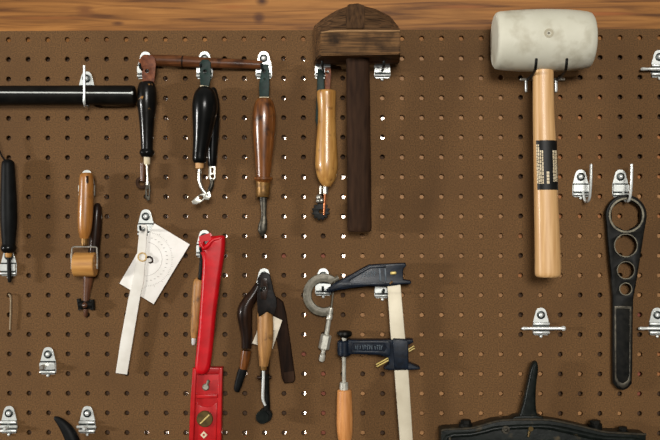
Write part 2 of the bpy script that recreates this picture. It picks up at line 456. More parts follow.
def hook_meshes(kind):
    """meshes of one hook in its own frame: origin on the board at the rivet; x right, z up, -y outwards"""
    if kind in HC: return HC[kind]
    u = PX
    parts = []
    # plate outline
    half = [(0, 7.2), (2.2, 6.8), (3.9, 5.6), (5.0, 3.6), (5.7, 1.0), (6.6, -2.5), (7.6, -6.5), (8.0, -9), (8.0, -18), (7.0, -20)]
    loop = half + [(-x, z) for x, z in reversed(half) if x > 0]
    A = [Vector((x * u, -.0018, z * u)) for x, z in loop]; B = [Vector((x * u, -.0002, z * u)) for x, z in loop]
    parts.append(('plate', MB().loft(A, B), 'zinc', .0004))
    rv = MB().tube([(0, -.0016, 0), (0, -.0028, 0), (0, -.0032, 0)], [4.1 * u, 4.1 * u, 3.4 * u], 20, up=(0, 0, 1))
    parts.append(('rivet', rv, 'rivet', 0))
    parts.append(('rivet_head', MB().ball((0, -.0032, 0), 2.3 * u, 14, .7), 'zinc', 0))
    if kind in ('short', 'bar'):
        rb_ = MB()
        parts.append(('rib_shade', MB().box((-7.9 * u, -.003, -19.4 * u), (7.9 * u, -.0015, -7.2 * u)), 'rivet', 0))  # dark sheet stands in for the dark reflections between the ribs
        for z in (-8.6, -12.8, -17.2):
            rb_.tube([(-8.1 * u, -.0042, z * u), (-7.6 * u, -.0042, z * u), (7.6 * u, -.0042, z * u), (8.1 * u, -.0042, z * u)], [1.0 * u, 1.35 * u, 1.35 * u, 1.0 * u], 14)
        parts.append(('rib', rb_, 'zinc', 0))
    else:
        parts.append(('rib_shade', MB().box((-7.6 * u, -.003, -19.4 * u), (7.6 * u, -.0015, -6.6 * u)), 'rivet', 0))  # same dark sheet, for the dark gaps round socket and rib
        parts.append(('socket', MB().box((-7.7 * u, -.0062, -14.8 * u), (7.7 * u, -.0015, -8.0 * u)), 'zinc', .0006))
        parts.append(('rib', MB().tube([(-7.9 * u, -.004, -17.4 * u), (-7.4 * u, -.004, -17.4 * u), (7.4 * u, -.004, -17.4 * u), (7.9 * u, -.004, -17.4 * u)], [.8 * u, 1.1 * u, 1.1 * u, .8 * u], 14), 'zinc', 0))
    parts.append(('peg', MB().ball((0, -.0022, -21.3 * u), 1.5 * u, 12), 'zinc', 0))
    pr = MB(); pm = 'zinc'
    if kind == 'plain':
        pr.tube([(-2.5 * u, -.006, -11.4 * u), (-2.5 * u, -.017, -11.4 * u), (-2.5 * u, -.018, -11.4 * u)], [2.4 * u, 2.4 * u, 1.8 * u], 14); pm = 'steel'
    elif kind == 'short':
        pr.tube([(0, -.003, -12.8 * u), (0, -.0165, -12.8 * u), (0, -.018, -12.8 * u)], [1.9 * u, 1.9 * u, 1.3 * u], 14)
        pr.tube([(-10 * u, -.0065, -12.8 * u), (-9.4 * u, -.0065, -12.8 * u), (9.4 * u, -.0065, -12.8 * u), (10 * u, -.0065, -12.8 * u)], [.7 * u, 1.5 * u, 1.5 * u, .7 * u], 12)
    elif kind == 'stub':
        pr.tube([(0, -.003, -12.8 * u), (0, -.008, -12.8 * u)], 1.3 * u, 12)
    elif kind == 'curl':     # carries a tool: prong runs out, turns up
        pts = spline([(0, -.003, -12.8 * u), (0, -.016, -13.4 * u), (0, -.03, -13 * u), (0, -.034, -11.5 * u), (0, -.0355, -9 * u)], 4); pm = 'rivet'
        pr.tube(pts, [1.25 * u] * (len(pts) - 1) + [1.0 * u], 12)
    elif kind == 'long':     # carries something thick close to the board
        pts = spline([(0, -.003, -12.8 * u), (0, -.02, -13.2 * u), (0, -.042, -13 * u), (0, -.049, -11 * u), (0, -.05, -9 * u)], 4); pm = 'rivet'
        pr.tube(pts, [1.25 * u] * (len(pts) - 1) + [1.0 * u], 12)
    elif kind == 'bar':      # round rod lying across the ribs
        pr.tube([(-20 * u, -.008, -13 * u), (-18.5 * u, -.009, -12.7 * u), (-13 * u, -.009, -12.7 * u), (-11.5 * u, -.009, -12.7 * u), (19 * u, -.009, -12.7 * u), (20 * u, -.009, -12.7 * u)],
                [1.0 * u, 1.7 * u, 1.3 * u, 1.5 * u, 1.5 * u, 1.8 * u], 14)
        pr.ball((21 * u, -.009, -12.7 * u), 2.5 * u, 14)
    elif kind == 'upright':  # side wire bent up in front
        pts = spline([(2 * u, -.003, -14 * u), (2.4 * u, -.008, -22 * u), (3.2 * u, -.014, -25 * u), (4.2 * u, -.022, -22 * u), (4.6 * u, -.026, -12 * u), (4.8 * u, -.027, 0), (4.9 * u, -.027, 11.5 * u)], 5)
        pr.tube(pts, 1.35 * u, 12)
    elif kind == 'cradle':   # holds the tube: runs under it and up in front
        pts = spline([(2 * u, -.003, -12 * u), (2.5 * u, -.005, -27.5 * u), (3.5 * u, -.022, -29.6 * u), (5 * u, -.035, -27.5 * u), (5.4 * u, -.037, -20 * u), (5.4 * u, -.037, 8.5 * u)], 5)
        pr.tube(pts, 1.3 * u, 12)
    if pr.v: parts.append(('prong', pr, pm, 0))
    out = []
    for nm, mb, m, bv in parts:
        me = bpy.data.meshes.new(nm); me.from_pydata([tuple(v) for v in mb.v], [], mb.f)
        bm = bmesh.new(); bm.from_mesh(me); bmesh.ops.recalc_face_normals(bm, faces=bm.faces)
        if bv:
            bmesh.ops.bevel(bm, geom=[e for e in bm.edges if len(e.link_faces) == 2 and e.calc_face_angle(0) > 0.9], offset=bv, segments=2, affect='EDGES')
        bm.to_mesh(me); bm.free()
        for p in me.polygons: p.use_smooth = True
        me.set_sharp_from_angle(angle=math.radians(40)); me.materials.append(M[m])
        out.append((nm, me))
    HC[kind] = out
    return out


def hook(col, row, kind, label, dx=0.0, dz=0.0):
    o = bpy.data.objects.new('pegboard_hook', None); C.objects.link(o); o.empty_display_size = .01
    o.location = (HX(col) + dx * PX, 0, HZ(row) + dz * PX)
    tag(o, label, 'hook', HG)
    for nm, me in hook_meshes(kind):
        ch = bpy.data.objects.new(nm, me); C.objects.link(ch); ch.parent = o
    return o


hook(4, 2, 'cradle', 'shiny metal hook holding the black tube at upper left')
hook(7, 1, 'curl', 'metal hook behind the brown strap of the black handled awl')
hook(10, 1, 'curl', 'metal hook behind the green strap of the paired black handled tools')
hook(13, 1, 'curl', 'metal hook at the right end of the reddish dowel, above the brown handled gouge')
hook(16, 1, 'long', 'metal hook tucked left under the dark wooden mallet head')
hook(19, 1, 'long', 'metal hook showing right under the dark wooden mallet head')
hook(0, 11, 'stub', 'bright metal hook behind the tip of the black tool at the left edge')
hook(4, 7, 'stub', 'metal hook at the top of the tan roller handle')
hook(7, 9, 'curl', 'metal hook holding the white protractor')
hook(10, 10, 'curl', 'metal hook at the top of the red tool', dx=-.5, dz=-1)
hook(13, 12, 'long', 'metal hook above the dark bundle of tools and paper tag')
hook(16, 12, 'curl', 'metal hook holding the grey micrometer')
hook(19, 12, 'curl', 'metal hook under the upper navy jaw of the bar clamp', dz=-2.5)
hook(2, 16, 'plain', 'empty metal hook with plain square socket, lower left, left of the protractor arm')
hook(0, 19, 'short', 'empty ribbed metal hook in the bottom left corner')
hook(4, 19, 'short', 'empty ribbed metal hook beside the curved black tip at the bottom')
hook(29, 7, 'upright', 'empty metal hook with upright wire, between white mallet handle and ring wrench', dz=-.5)
hook(31, 7, 'upright', 'metal hook with upright wire holding the black ring wrench', dz=-.5)
hook(27, 14, 'bar', 'empty metal hook with ball ended cross bar below the white mallet')
hook(33, 14, 'bar', 'metal hook with cross bar cut by the right edge, beside the wrench handle', dx=-3)
hook(33, 1, 'bar', 'metal hook with cross bar in the upper right corner', dx=-1, dz=0)
for side, bx, tx in (('left', 527, 536.5), ('right', 557, 567)):
    t = thing('mallet_hook', 'dark wire hook under the white mallet head, %s of its handle' % side, 'hook', bx, 79, 0, HG)
    pts = spline([tuple(G(bx, 79.5, .001)), tuple(G(bx + 4.5, 76, .04)), tuple(G(tx - 1.6, 70.5, .08)), tuple(G(tx - .6, 65, .092)), tuple(G(tx, 58.5, .093))], 4)
    MB().tube(pts, [1.35 * PX] * (len(pts) - 1) + [1.1 * PX], 12).build('prong', 'blacksteel', t)
    MB().px([(bx - 7, 79.5, .8), (bx - 6.4, 79.5, 1.4), (bx + 7.5, 79.2, 1.4), (bx + 8, 79.2, .8)], .0045, 12).build('crossbar', 'satin', t)
    MB().px([(bx - .8, 80.5, 1.4), (bx - .8, 91, 1.4), (bx - .8, 92, 1.0)], .0045, 12).build('peg', 'zinc', t)

# ------------------------------------------------------------------ upper left tools
t = thing('metal_tube', 'long black metal tube running in from the left edge', 'tube', 60, 95, .019)
MB().px([(-60, 95.4, 9.6), (132, 95, 9.6), (134, 95, 9.2), (135, 95, 8)], .0195, 32).build('body', 'tube', t)
MB().px([(-60, 92.2, .85), (132, 93, .85)], .0325, 10).px([(131, 93, 1.7), (133, 93, 1.7)], .0325, 12).build('shine_line', 'zinc', t)  # thin bright rod stands in for the highlight along the tube

t = thing('leather_awl', 'black handled awl on a brown leather strap, at right end of the black tube', 'awl', 147, 120, .016)
plate('strap', [[(138.6, 60.5), (141, 56.8), (144, 55), (151, 54.6), (155, 57.6), (156, 64), (154, 84), (142.5, 84), (141.6, 69), (139.4, 66)], circ(147, 71, 2.0, 16)], .0225, .003, 'leather', t)
MB().px([(147.5, 81.5, 5), (147.5, 83, 7.2), (147, 87, 8.8), (147, 95, 9.8), (147, 105, 9.6), (147, 120, 7.8), (147, 138, 6.3), (147, 150, 5.9)], .021, 24, smooth=3).build('handle', 'blackworn', t)
MB().px([(147, 149, 5.9), (147, 151.5, 7.4), (147, 153, 7.6), (147, 155, 6.6), (147, 157, 5.4)], .021, 24).build('collar', 'blackgloss', t)
MB().px([(147, 157, 3.3), (147, 164, 3.1), (147, 165, 2.2)], .021, 18).build('ferrule', 'cream', t)
MB().px([(147, 164, 1.4), (147.6, 178, 1.3), (147.4, 185, 1.8)], .021, 12).build('shaft', 'steel', t)
plate('blade', [[(145.4, 183), (149.6, 182), (150.4, 190), (149.6, 200), (147, 201), (145, 196)], [(147, 189), (148.6, 189), (148.4, 196), (147.2, 196)]], .0222, .003, 'darksteel', t)
MB().disc(141.5, 182.5, 6, .012, .004, 24, hole=3.2).build('wheel', 'darkhandle', t)
MB().px([(142.5, 163, 2.6), (142.5, 181, 2.2)], .0125, 12).build('guide', 'shaftbrown', t)

t = thing('wooden_dowel', 'reddish brown wooden dowel lying across the top hooks', 'dowel', 205, 63, .009)
MB().px([(149.5, 60.2, 4.6), (150.5, 60.2, 5.6), (175, 61, 5.8), (205, 62.6, 5.2), (240, 64, 4.7), (261.5, 65, 4.3), (262.5, 65, 3.4)], .0098, 24).build('shaft', 'dowel', t)
MB().px([(182, 61.4, 5.9), (183.5, 61.5, 5.9)], .0098, 24).build('band', 'darkbrown', t)

t = thing('edge_creaser', 'black bulbous handled tool with bent steel tip on a green strap', 'tool', 204, 120, .03)
plate('strap', [[(200, 62), (202.5, 59.5), (208, 59.5), (210.5, 62), (210.8, 78), (209, 87), (200.5, 86), (199.5, 76)], circ(204.8, 71.6, 2.0, 16)], .0335, .003, 'green', t)
MB().px([(200.3, 86.2, 1.2), (208.2, 87.4, 1.2)], .0335, 10).build('binding', 'cream', t)
MB().px([(204.5, 86.5, 4), (204.5, 88.5, 7), (204.8, 93, 10.4), (205, 101, 12.4), (204.8, 109, 12.7), (203.8, 120, 11.4), (202, 137, 9), (200.2, 152, 7.6), (199.6, 160, 7.2), (199.5, 163, 5.5)], .031, 28, smooth=3).build('handle', 'blackgloss', t)
MB().px([(199.5, 162.5, 4.3), (199.5, 168, 4.1), (199.5, 169, 2.8)], .031, 18).build('ferrule', 'tanleather', t)
MB().px([(199.4, 168, 1.9), (199.3, 178, 1.9), (200.4, 185, 1.9), (203.2, 190.5, 1.9), (206, 194, 2), (208, 196, 2.6)], .031, 14, smooth=4).build('shaft', 'steel', t)
plate('tip', [[(192.5, 204), (191.8, 201), (196, 197), (201.5, 193.5), (206, 192.8), (209.5, 191), (211.2, 196.5), (208.5, 200), (204.5, 199.5), (200, 203), (196, 204.6)], circ(201, 197.6, 2.2, 14)], .033, .004, 'steel', t)

t = thing('slim_black_tool', 'slim black handled tool with forked steel end, half behind the bulbous black handle', 'tool', 212, 130, .009)
MB().px([(211.5, 88, 3), (212, 91, 5), (212.8, 105, 6.9), (213, 125, 6.5), (212.6, 145, 5.5), (212.2, 160, 4.8), (212.2, 166, 4)], .0105, 22, smooth=3).build('handle', 'blackgloss', t)
plate('fork', [[(208.8, 166), (215.4, 166), (215.6, 178), (213.8, 180.5), (210, 180.5), (208.6, 178)], circ(212.4, 176.4, 1.6, 14), [(211.2, 168), (213.2, 168), (213.2, 172.5), (211.2, 172.5)]], .0125, .004, 'steel', t)
MB().px([(212, 179, 2.0), (212, 184, 2.2), (210.2, 189, 2.4), (208.4, 192, 1.8)], .0105, 12, smooth=3).build('shank', 'darksteel', t)

t = thing('wood_gouge', 'brown bulbous wood handled gouge with dark spoon blade, on a green strap', 'gouge', 264, 140, .018)
plate('strap', [[(261.5, 66), (263, 64), (267.5, 64), (269, 68), (269.5, 84), (268.8, 98), (259.5, 98), (259, 84), (260.5, 76)], circ(264.2, 71.6, 1.5, 16), circ(264.3, 79, .7, 10)], .0205, .003, 'green', t)
MB().px([(259.6, 97.6, 1.1), (268.8, 97.6, 1.1)], .0195, 10).build('binding', 'cream', t)
MB().px([(264.2, 98, 5), (264.2, 100, 8), (264.2, 105, 10.3), (264.2, 114, 11.7), (264.2, 122, 11.9), (264, 135, 11.2), (263.8, 150, 9.7), (263.6, 165, 8.2), (263.5, 178, 7.2)], .0195, 28, smooth=3).build('handle', 'brown', t)
MB().px([(263.5, 176.8, 7.4), (263.5, 177.6, 9.4), (263.5, 179.4, 9.8), (263.5, 181, 8.2), (263.3, 183, 7.2)], .0195, 24).build('collar', 'brown', t)
MB().px([(263.3, 181.5, 7.6), (263.2, 190, 6.8), (263.2, 195.5, 7.0), (263.2, 197, 6.2)], .0195, 24).build('ferrule', 'brass', t)
MB().px([(263.3, 196, 3.8), (263.6, 206, 3.2), (263.8, 216, 2.7), (263.4, 222, 4.0), (262.6, 228, 4.6), (262.4, 232, 3.9), (262.8, 236, 1.6)], .0195, 16, flat=.55, smooth=3).build('blade', 'darksteel', t)

t = thing('pricking_wheel', 'tan wood handled tool with dark toothed wheel, beside the wooden mallet handle', 'tool', 326.5, 140, .022)
plate('strap', [[(324.8, 67.2), (330.6, 67), (331.3, 72), (330, 91), (324.8, 91), (325.4, 76)], circ(327.6, 72, 1.6, 14)], .0285, .003, 'leather', t)
plate('backing_strap', [[(317.5, 69), (323.5, 69), (325.5, 100), (318, 130), (315.5, 120), (317, 90)]], .009, .003, 'green', t)
MB().px([(326.6, 90.4, 8.6), (326.6, 91.8, 9.6), (326.6, 96, 9.6), (326.8, 108, 8.9), (326.8, 122, 9.0), (326.6, 140, 10.2), (326.6, 158, 11.2), (326.7, 168, 11.2), (326.9, 177, 9.4), (327, 183, 6.6), (327, 186.5, 3.6)], .0225, 28, smooth=3).build('handle', 'tan', t)
MB().px([(320.8, 186, 1.6), (320.6, 194, 1.6)], .0235, 12).px([(325.5, 186, 2.7), (325.5, 194, 2.5)], .0225, 14).build('ferrule', 'steel', t)
b = MB().ball(G(319, 197.5, .025), 3.2 * PX, 10); b.ball(G(321.5, 200.5, .024), 2.6 * PX, 10); b.ball(G(318, 201, .025), 2.2 * PX, 10)
b.build('thumb_nut', 'steel', t)
teeth = []
for k in range(36):
    a = 2 * PI * k / 36; rr = 9.2 if k % 3 else 7.2
    teeth.append((320.8 + rr * math.cos(a), 211.5 + rr * math.sin(a)))
plate('toothed_wheel', [teeth, circ(320.8, 211.5, 2, 12)], .019, .006, 'blacksteel', t)
MB().px([(325, 193, 1.6), (324.4, 206, 1.3), (324, 215, 1.1)], .0222, 12).build('pin', 'copper', t)

# ------------------------------------------------------------------ wooden mallet
t = thing('wooden_mallet', 'old dark wooden mallet with domed head and dark handle, top centre', 'mallet', 358, 60, .045)
fr = [(321, 33), (330, 31.6), (341, 31.2), (352, 31.2), (365, 31.2), (378, 31.2), (390, 31.2), (400.5, 30.8), (400.3, 54), (360, 55), (320.6, 55.5)]
bk = [(313, 27), (322, 19), (336, 10.5), (348, 6), (363, 5.6), (376, 9), (390, 16), (398, 26), (399.5, 64.0), (358, 64.3), (313.8, 64.6)]
mid = [(316, 29), (324.5, 21.5), (337.5, 14), (349, 10.2), (363, 9.6), (376.5, 13), (390, 19.5), (399.6, 27.5), (400, 58.2), (359, 58.6), (316, 59.2)]
mb = MB(); n = len(fr)
Lr = [[G(x, y, d) for x, y in lp] for lp, d in ((fr, .078), (mid, .05), (bk, .009))]
mb.add([v for r in Lr for v in r], [tuple(range(n)), tuple(range(3 * n - 1, 2 * n - 1, -1))] + [(i * n + k, (i + 1) * n + k, (i + 1) * n + (k + 1) % n, i * n + (k + 1) % n) for i in (0, 1) for k in range(n)])
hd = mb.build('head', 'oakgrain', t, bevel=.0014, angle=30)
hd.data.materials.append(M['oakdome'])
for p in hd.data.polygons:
    if p.normal.z > .25: p.material_index = 1  # upward faces take darker oak to set the dome off
MB().px([(321.2, 32.6, .8), (330, 31.4, 1.0), (341, 31, 1.0), (390, 31, 1.0), (400, 30.8, .8)], .0772, 10).build('pale_edge', 'oakedge', t)  # edge contrast put into colour, as front face and dome are lit alike
A = [G(346, 28.4, .0775), G(364.5, 28.4, .0775), G(365, 12, .057), G(365, 5.5, .048), G(358, 3, .045), G(348, 4, .046), G(345.6, 12, .057)]
B = [G(347, 31, .064), G(364, 31, .064), G(364, 14, .044), G(364, 8, .036), G(357, 6, .034), G(348, 7, .035), G(347, 14, .044)]
MB().loft(A, B).build('tenon', 'endgrain', t, bevel=.001)
MB().px([(357.5, 54, 11.6, .045), (357.8, 62, 11.6, .045), (358.2, 100, 11.8, .040), (359, 170, 12.0, .031), (359.4, 226, 12.2, .024), (359.4, 230, 11.9, .0236), (359.4, 231.2, 10.8, .0235)], 0, 28, flat=.8, sq=.35).build('handle', 'darkhandle', t)

# ------------------------------------------------------------------ white mallet
t = thing('rubber_mallet', 'off-white barrel headed mallet with pale wood handle', 'mallet', 546, 70, .05)
prof = [(494.0, 22), (494.3, 25.2), (496, 27.6), (499, 28.6), (510, 29.6), (525, 30.4), (546, 30.8), (564, 30.4), (577, 29.4), (585, 28.4), (589.3, 27), (591, 24.5), (591.5, 21)]
MB().px([(x, 40.6 - (x - 546) * .004, r) for x, r in prof], .05, 48).build('head', 'malletwhite', t, angle=50)
hf = 30.6 * S(.05)
MB().disc(549, 33, 4.6, .05 + hf + .0006, .004, 24, hole=2.4).build('scuff_ring', 'malletdirt', t)
MB().disc(549, 33, 1.3, .05 + hf + .0006, .003, 16).build('centre_pin', 'darksteel', t)
MB().px([(543.2, 62, 10.0), (543.2, 80, 10.2), (543.5, 110, 10.5), (544.8, 150, 11.2), (545.8, 190, 11.6), (547, 230, 12.2), (547.8, 260, 12.7), (547.9, 272, 12.8), (547.9, 275.5, 12.2), (547.9, 277, 10.6)], .05, 32, flat=.85, sq=.12, smooth=2).build('handle', 'ash', t)


def wrap(cx0, cx1, y0, y1, hw, d, flat, a0, a1, lift, n=14):
    """a thin skin around the front of the mallet handle, from angle a0 to a1"""
    mb = MB(); o, i_ = [], []
    for (cx, y) in ((cx0, y0), (cx1, y1)):
        for k in range(n + 1):
            a = a0 + (a1 - a0) * k / n
            g = lambda v: math.copysign(abs(v) ** .88, v)
            c = G(cx, y, d); s = S(d)
            p = lambda q: c + Vector((g(math.cos(a)) * (hw * s + q), -g(math.sin(a)) * (hw * s * flat + q), 0))
            o.append(p(lift)); i_.append(p(lift - .0006))
    m = n + 1
    vs = o + i_; N2 = 2 * m; fs = []
    for k in range(n):
        fs += [(k, k + 1, m + k + 1, m + k), (N2 + k, N2 + m + k, N2 + m + k + 1, N2 + k + 1), (k, N2 + k, N2 + k + 1, k + 1), (m + k, m + k + 1, N2 + m + k + 1, N2 + m + k)]
    fs += [(0, m, N2 + m, N2), (n, N2 + n, N2 + m + n, m + n)]
    return mb.add(vs, fs)


lab = wrap(544.6, 545.8, 141, 190, 11.6, .05, .85, PI * .80, -.2, .0004, 24).build('label', 'labelblack', t)
pr = MB()
random.seed(3)
def glyphs(a0, a1, y0, y1, cols):
    for c in range(cols):
        aa = a0 + (a1 - a0) * c / cols; ab = aa + (a1 - a0) / cols * .62
        y = y0
        while y < y1:
            L_ = random.uniform(1.2, 3.6); ye = min(y + L_, y1)
            q = wrap(544.6 + (y - 142) / 40, 544.6 + (ye - 142) / 40, y, ye, 11.6, .05, .85, aa, ab, .0008, 2)
            pr.add(q.v, q.f); y = ye + random.uniform(.3, .8)
glyphs(PI * .79, PI * .57, 151, 184, 4); glyphs(PI * .79, PI * .68, 145, 151, 2); glyphs(PI * .52, PI * .44, 172, 184, 1); glyphs(PI * .36, PI * .17, 151, 182, 3)
pr.build('lettering', 'labelprint', lab, smooth=False)

# ------------------------------------------------------------------ ring wrench
t = thing('ring_wrench', 'black multi-hole ring wrench with tapered flat handle, right side', 'wrench', 626, 215, .012)
ring = [(626.5 + 20.8 * math.cos(a), 215.5 + 20.8 * math.sin(a)) for a in [PI + .12 - k * 0.0 for k in ()]]
arc = [(626.3 + 20.8 * math.cos(a), 215.5 + 20.8 * math.sin(a)) for a in [PI - .25 + (PI + .5) * k / 24 for k in range(25)]]
outer = arc + [(644.5, 232), (641, 255), (637, 280), (633.5, 300), (633, 330), (632.6, 370), (632, 384), (628, 388.5), (623, 390.5), (617.5, 388.5), (613.4, 383), (613, 350), (613.2, 310), (613, 296), (610.5, 270), (607.5, 240)]
hexr = []
for k in range(48):
    a = 2 * PI * k / 48; r = 15.4 - 1.0 * (0.5 + 0.5 * math.cos(6 * a))
    hexr.append((626.5 + r * math.cos(a), 215.2 + r * math.sin(a)))
plate('body', [outer, hexr, circ(626, 245.4, 11), circ(626, 270.2, 8.3), circ(625.8, 289, 5.8)], .014, .008, 'blacksteel', t, bevel_px=1.2)
for (x, y, r, hx) in ((626.5, 215.2, 15.9, 3.0), (626, 245.4, 11, 1.5), (626, 270.2, 8.3, 1.3), (625.8, 289, 5.8, 1.2)):
    MB().disc(x, y, r + hx * .55, .0152, .0012, 40, hole=r - .1).build('ring_rim', 'rimsteel', t)  # lighter colour stands in for highlights on the hole edges
fl = [(616.6, 309), (629.8, 309), (629.3, 376), (627, 381), (623, 383.5), (619, 381.5), (616.8, 377)]
fo = [(614.6, 306), (631.8, 306), (631, 380), (627.8, 386), (623, 388.5), (618, 386), (614.9, 380)]
plate('handle_border', [fo, fl], .0158, .0022, 'darksteel', t, bevel_px=.5)

# ------------------------------------------------------------------ left side tools
t = thing('black_handled_tool', 'black handled tool hanging from a cord at the left edge', 'tool', 8.5, 200, .016)
MB().px([(8, 159.5, 2.5), (8, 161, 5), (8, 164.5, 6.4), (8.2, 180, 7.2), (8.6, 205, 8.2), (8.8, 222, 8.2), (8.8, 236, 7.2), (8.8, 245, 6.4)], .0165, 26, smooth=3).build('handle', 'blackrubber', t)
MB().px([(8.7, 244, 6.3), (8.7, 246.5, 7.6), (8.7, 249, 7.8), (8.7, 251.5, 6.6), (8.7, 252.8, 4.8)], .0165, 24).build('collar', 'blackgloss', t)
MB().px([(8.6, 252, 3.6), (8.5, 256.5, 3.2), (8.5, 257.5, 2.2)], .0165, 16).build('ferrule', 'tan', t)
MB().px([(8.8, 257, 1.9), (9.3, 274, 2.1), (9.6, 280, 2.1), (9.6, 282.5, 1.3)], .0165, 14).build('shaft', 'blacksteel', t)
MB().px([(-4, 138, .8), (-1, 149, .8), (1.6, 155.5, .9), (4.8, 160, .9), (8, 163, .9)], .0165, 10, smooth=4).build('cord', 'darkleather', t)

t = tag(MB().px([(8.6, 294.6, .7, .0), (9.2, 294.4, .8, .003), (10.2, 296, .8, .005), (10.8, 302, .8, .005), (10.5, 316, .8, .005), (10, 328.5, .8, .0045), (10, 329.3, .5, .0045)], 0, 10, smooth=3).build('wire_pin', 'thinwire'),
        'thin pale bent wire hanging from a hole near the left edge', 'wire')

t = thing('seam_roller', 'tan handled hand roller with wire frame and wooden roller', 'roller', 86, 200, .02)
MB().px([(86.7, 172.8, 4.4), (86.7, 174.4, 5.8), (86.5, 178, 6.9), (86.3, 190, 7.3), (85.7, 208, 7.6), (85.1, 224, 7.2), (84.7, 232, 6.2), (84.4, 238.5, 4.2)], .021, 26, smooth=3).build('handle', 'amber', t)
MB().px([(87.2, 176, 1.2), (87.3, 183, 1.2)], .0302, 10).build('hang_slot', 'darkbrown', t)
MB().px([(84.4, 238, 3.4), (84.4, 245, 3.2), (84.4, 246, 2.4)], .021, 16).build('ferrule', 'brass', t)
MB().px([(84.4, 244.5, 1.0), (84.4, 247, 1.0)], .0212, 10).tube([G(x, y, .0215) for x, y in ((71.8, 269), (71.6, 256), (72.2, 248), (73.5, 247), (84.5, 246.8), (95.5, 247), (96.9, 248), (97.3, 256), (97.2, 269))], .95 * PX, 10).tube([G(71, 265, .0215), G(98, 265, .0215)], .8 * PX, 10).build('wire_frame', 'steel', t)
MB().px([(74.4, 264.6, 11.2), (75.2, 264.6, 12.2), (95, 264.6, 12.2), (95.8, 264.6, 11.2)], .0215, 36).build('roller', 'rollerwood', t)
t = thing('tracing_wheel', 'brown shafted tool with black wheel end, hanging behind the wooden roller', 'tool', 86, 290, .007)
MB().px([(97.5, 203, 1.5), (97.4, 207, 4.0), (96.6, 222, 5.2), (95.2, 238, 5.4), (93, 256, 5.5), (90, 268, 5.6)], .0072, 18, smooth=2).build('handle', 'darkbrown', t)
MB().px([(89.5, 266, 5.8), (88.4, 276, 5.4), (87.2, 288, 4.0), (86.2, 300, 3.2), (86, 303, 3)], .0072, 18, smooth=2).build('shaft', 'shaftbrown', t)
b = MB(); b.px([(78.8, 298.5, 2.2), (80.5, 309.8, 2.4)], .0085, 12); b.px([(92, 299.5, 2.6), (92.6, 309.5, 2.4)], .0085, 12); b.px([(79, 305, 4.4), (93, 304.6, 4.4)], .008, 18)
b.build('wheel_fork', 'blacksteel', t)
MB().ball(G(84.8, 305.2, .0135), 2.9 * PX, 14).build('knob', 'shaftbrown', t)
MB().px([(85.8, 309, 2.3), (85.6, 315, 2.1), (85.6, 317.2, 1)], .0085, 14).build('tip', 'shaftbrown', t)

# ------------------------------------------------------------------ protractor
t = thing('protractor', 'white metal protractor with square plate and long arm', 'protractor', 142, 257, .01)
plate('scale_plate', [[(154.5, 223.4), (189.8, 244.4), (153.6, 304.2), (119.4, 283.4)]], .0102, .0012, 'whitepaint', t, bevel_px=.2)
plate('arm', [[(139.6, 226.5), (141.2, 224.5), (146, 224.5), (147.2, 226.5), (145.6, 254), (143.6, 282), (139.5, 300), (133, 339), (127, 374.6), (115.6, 373), (120.8, 339), (128, 300), (131.5, 285), (136.8, 256)], circ(143.4, 228.6, 1.7, 14)], .0125, .0016, 'whiteblade', t, bevel_px=.3)
MB().disc(142.2, 257, 4.7, .014, .0014, 28, hole=3.5).build('pivot_ring', 'gold', t)
MB().px([(146.6, 257.4, .9), (149.4, 256.8, .9), (152, 258.6, .9), (152.4, 261.4, .9), (150, 262.8, .8), (148.6, 262.2, .5)], .0125, 8, smooth=3).build('wire_curl', 'darkbrown', t)
mk = MB()
for k in range(46):
    a = math.radians(-78 + k * 168 / 45)
    r0 = 26.5; r1 = r0 + (2.6 if k % 5 == 0 else 1.2)
    c0 = (145 + r0 * math.cos(a), 259 + r0 * math.sin(a)); c1 = (145 + r1 * math.cos(a), 259 + r1 * math.sin(a))
    mk.px([c0 + (.16,), c1 + (.16,)], .0103, 4)
for k in range(16):
    a = math.radians(-72 + k * 157 / 15)
    x, y = 145 + 22 * math.cos(a), 259 + 22 * math.sin(a)
    mk.px([(x - .9, y, .28), (x + .9, y, .28)], .0103, 4)
mk.px([(145 + 17 * math.cos(a) , 259 + 17 * math.sin(a), .15) for a in [math.radians(-80 + 8 * k) for k in range(22)]], .0103, 4)
mk.build('scale_marks', 'greymark', t, smooth=False)

# ------------------------------------------------------------------ red tool and the tool behind it
t = thing('red_tool', 'glossy red tool with sheathed grip and brass slotted knob', 'tool', 206, 300, .018)
plate('grip', [[(198.5, 241), (201, 237.6), (205, 236.6), (214, 236), (222.5, 235.6), (224.6, 240), (223.8, 254), (219.4, 284), (215.4, 314), (213.4, 336), (211, 358), (208.6, 370), (204, 375), (198, 374.5), (194.4, 370), (195.2, 356), (197, 338), (199, 312), (200.6, 286), (202, 260), (198.6, 249)], [(203.6, 239.6), (206.6, 238.6), (208, 242), (206, 246.6), (204, 244.5)]], .030, .016, 'redvinyl', t, bevel_px=4.5, res=5, closed_smooth=3)
MB().px([(199.5, 240.5, 1.5), (203, 248, 2.2), (207, 246.5, 2.4), (213, 240, 2.2), (221, 238, 1.6)], .0285, 14, smooth=3).build('grip_fold', 'redvinyl', t)
base = [(192.6, 368), (222.4, 367.4), (221.8, 400), (221, 450), (188.4, 450), (190.4, 400)]
plate('body', [base], .0155, .010, 'redpaint', t, bevel_px=.8)
plate('side_flange', [[(192.8, 368.5), (196.6, 369), (195.2, 400), (193.2, 450), (188.4, 450), (190.4, 400)]], .020, .0145, 'redpaint', t, bevel_px=1)
plate('side_flange', [[(218.4, 368), (222.4, 367.6), (221.8, 400), (221, 450), (216.4, 450), (217.6, 400)]], .020, .0145, 'redpaint', t, bevel_px=1)
plate('top_flange', [[(193.5, 368), (222, 367.4), (222, 374), (193.5, 375)]], .0195, .014, 'redpaint', t, bevel_px=1)
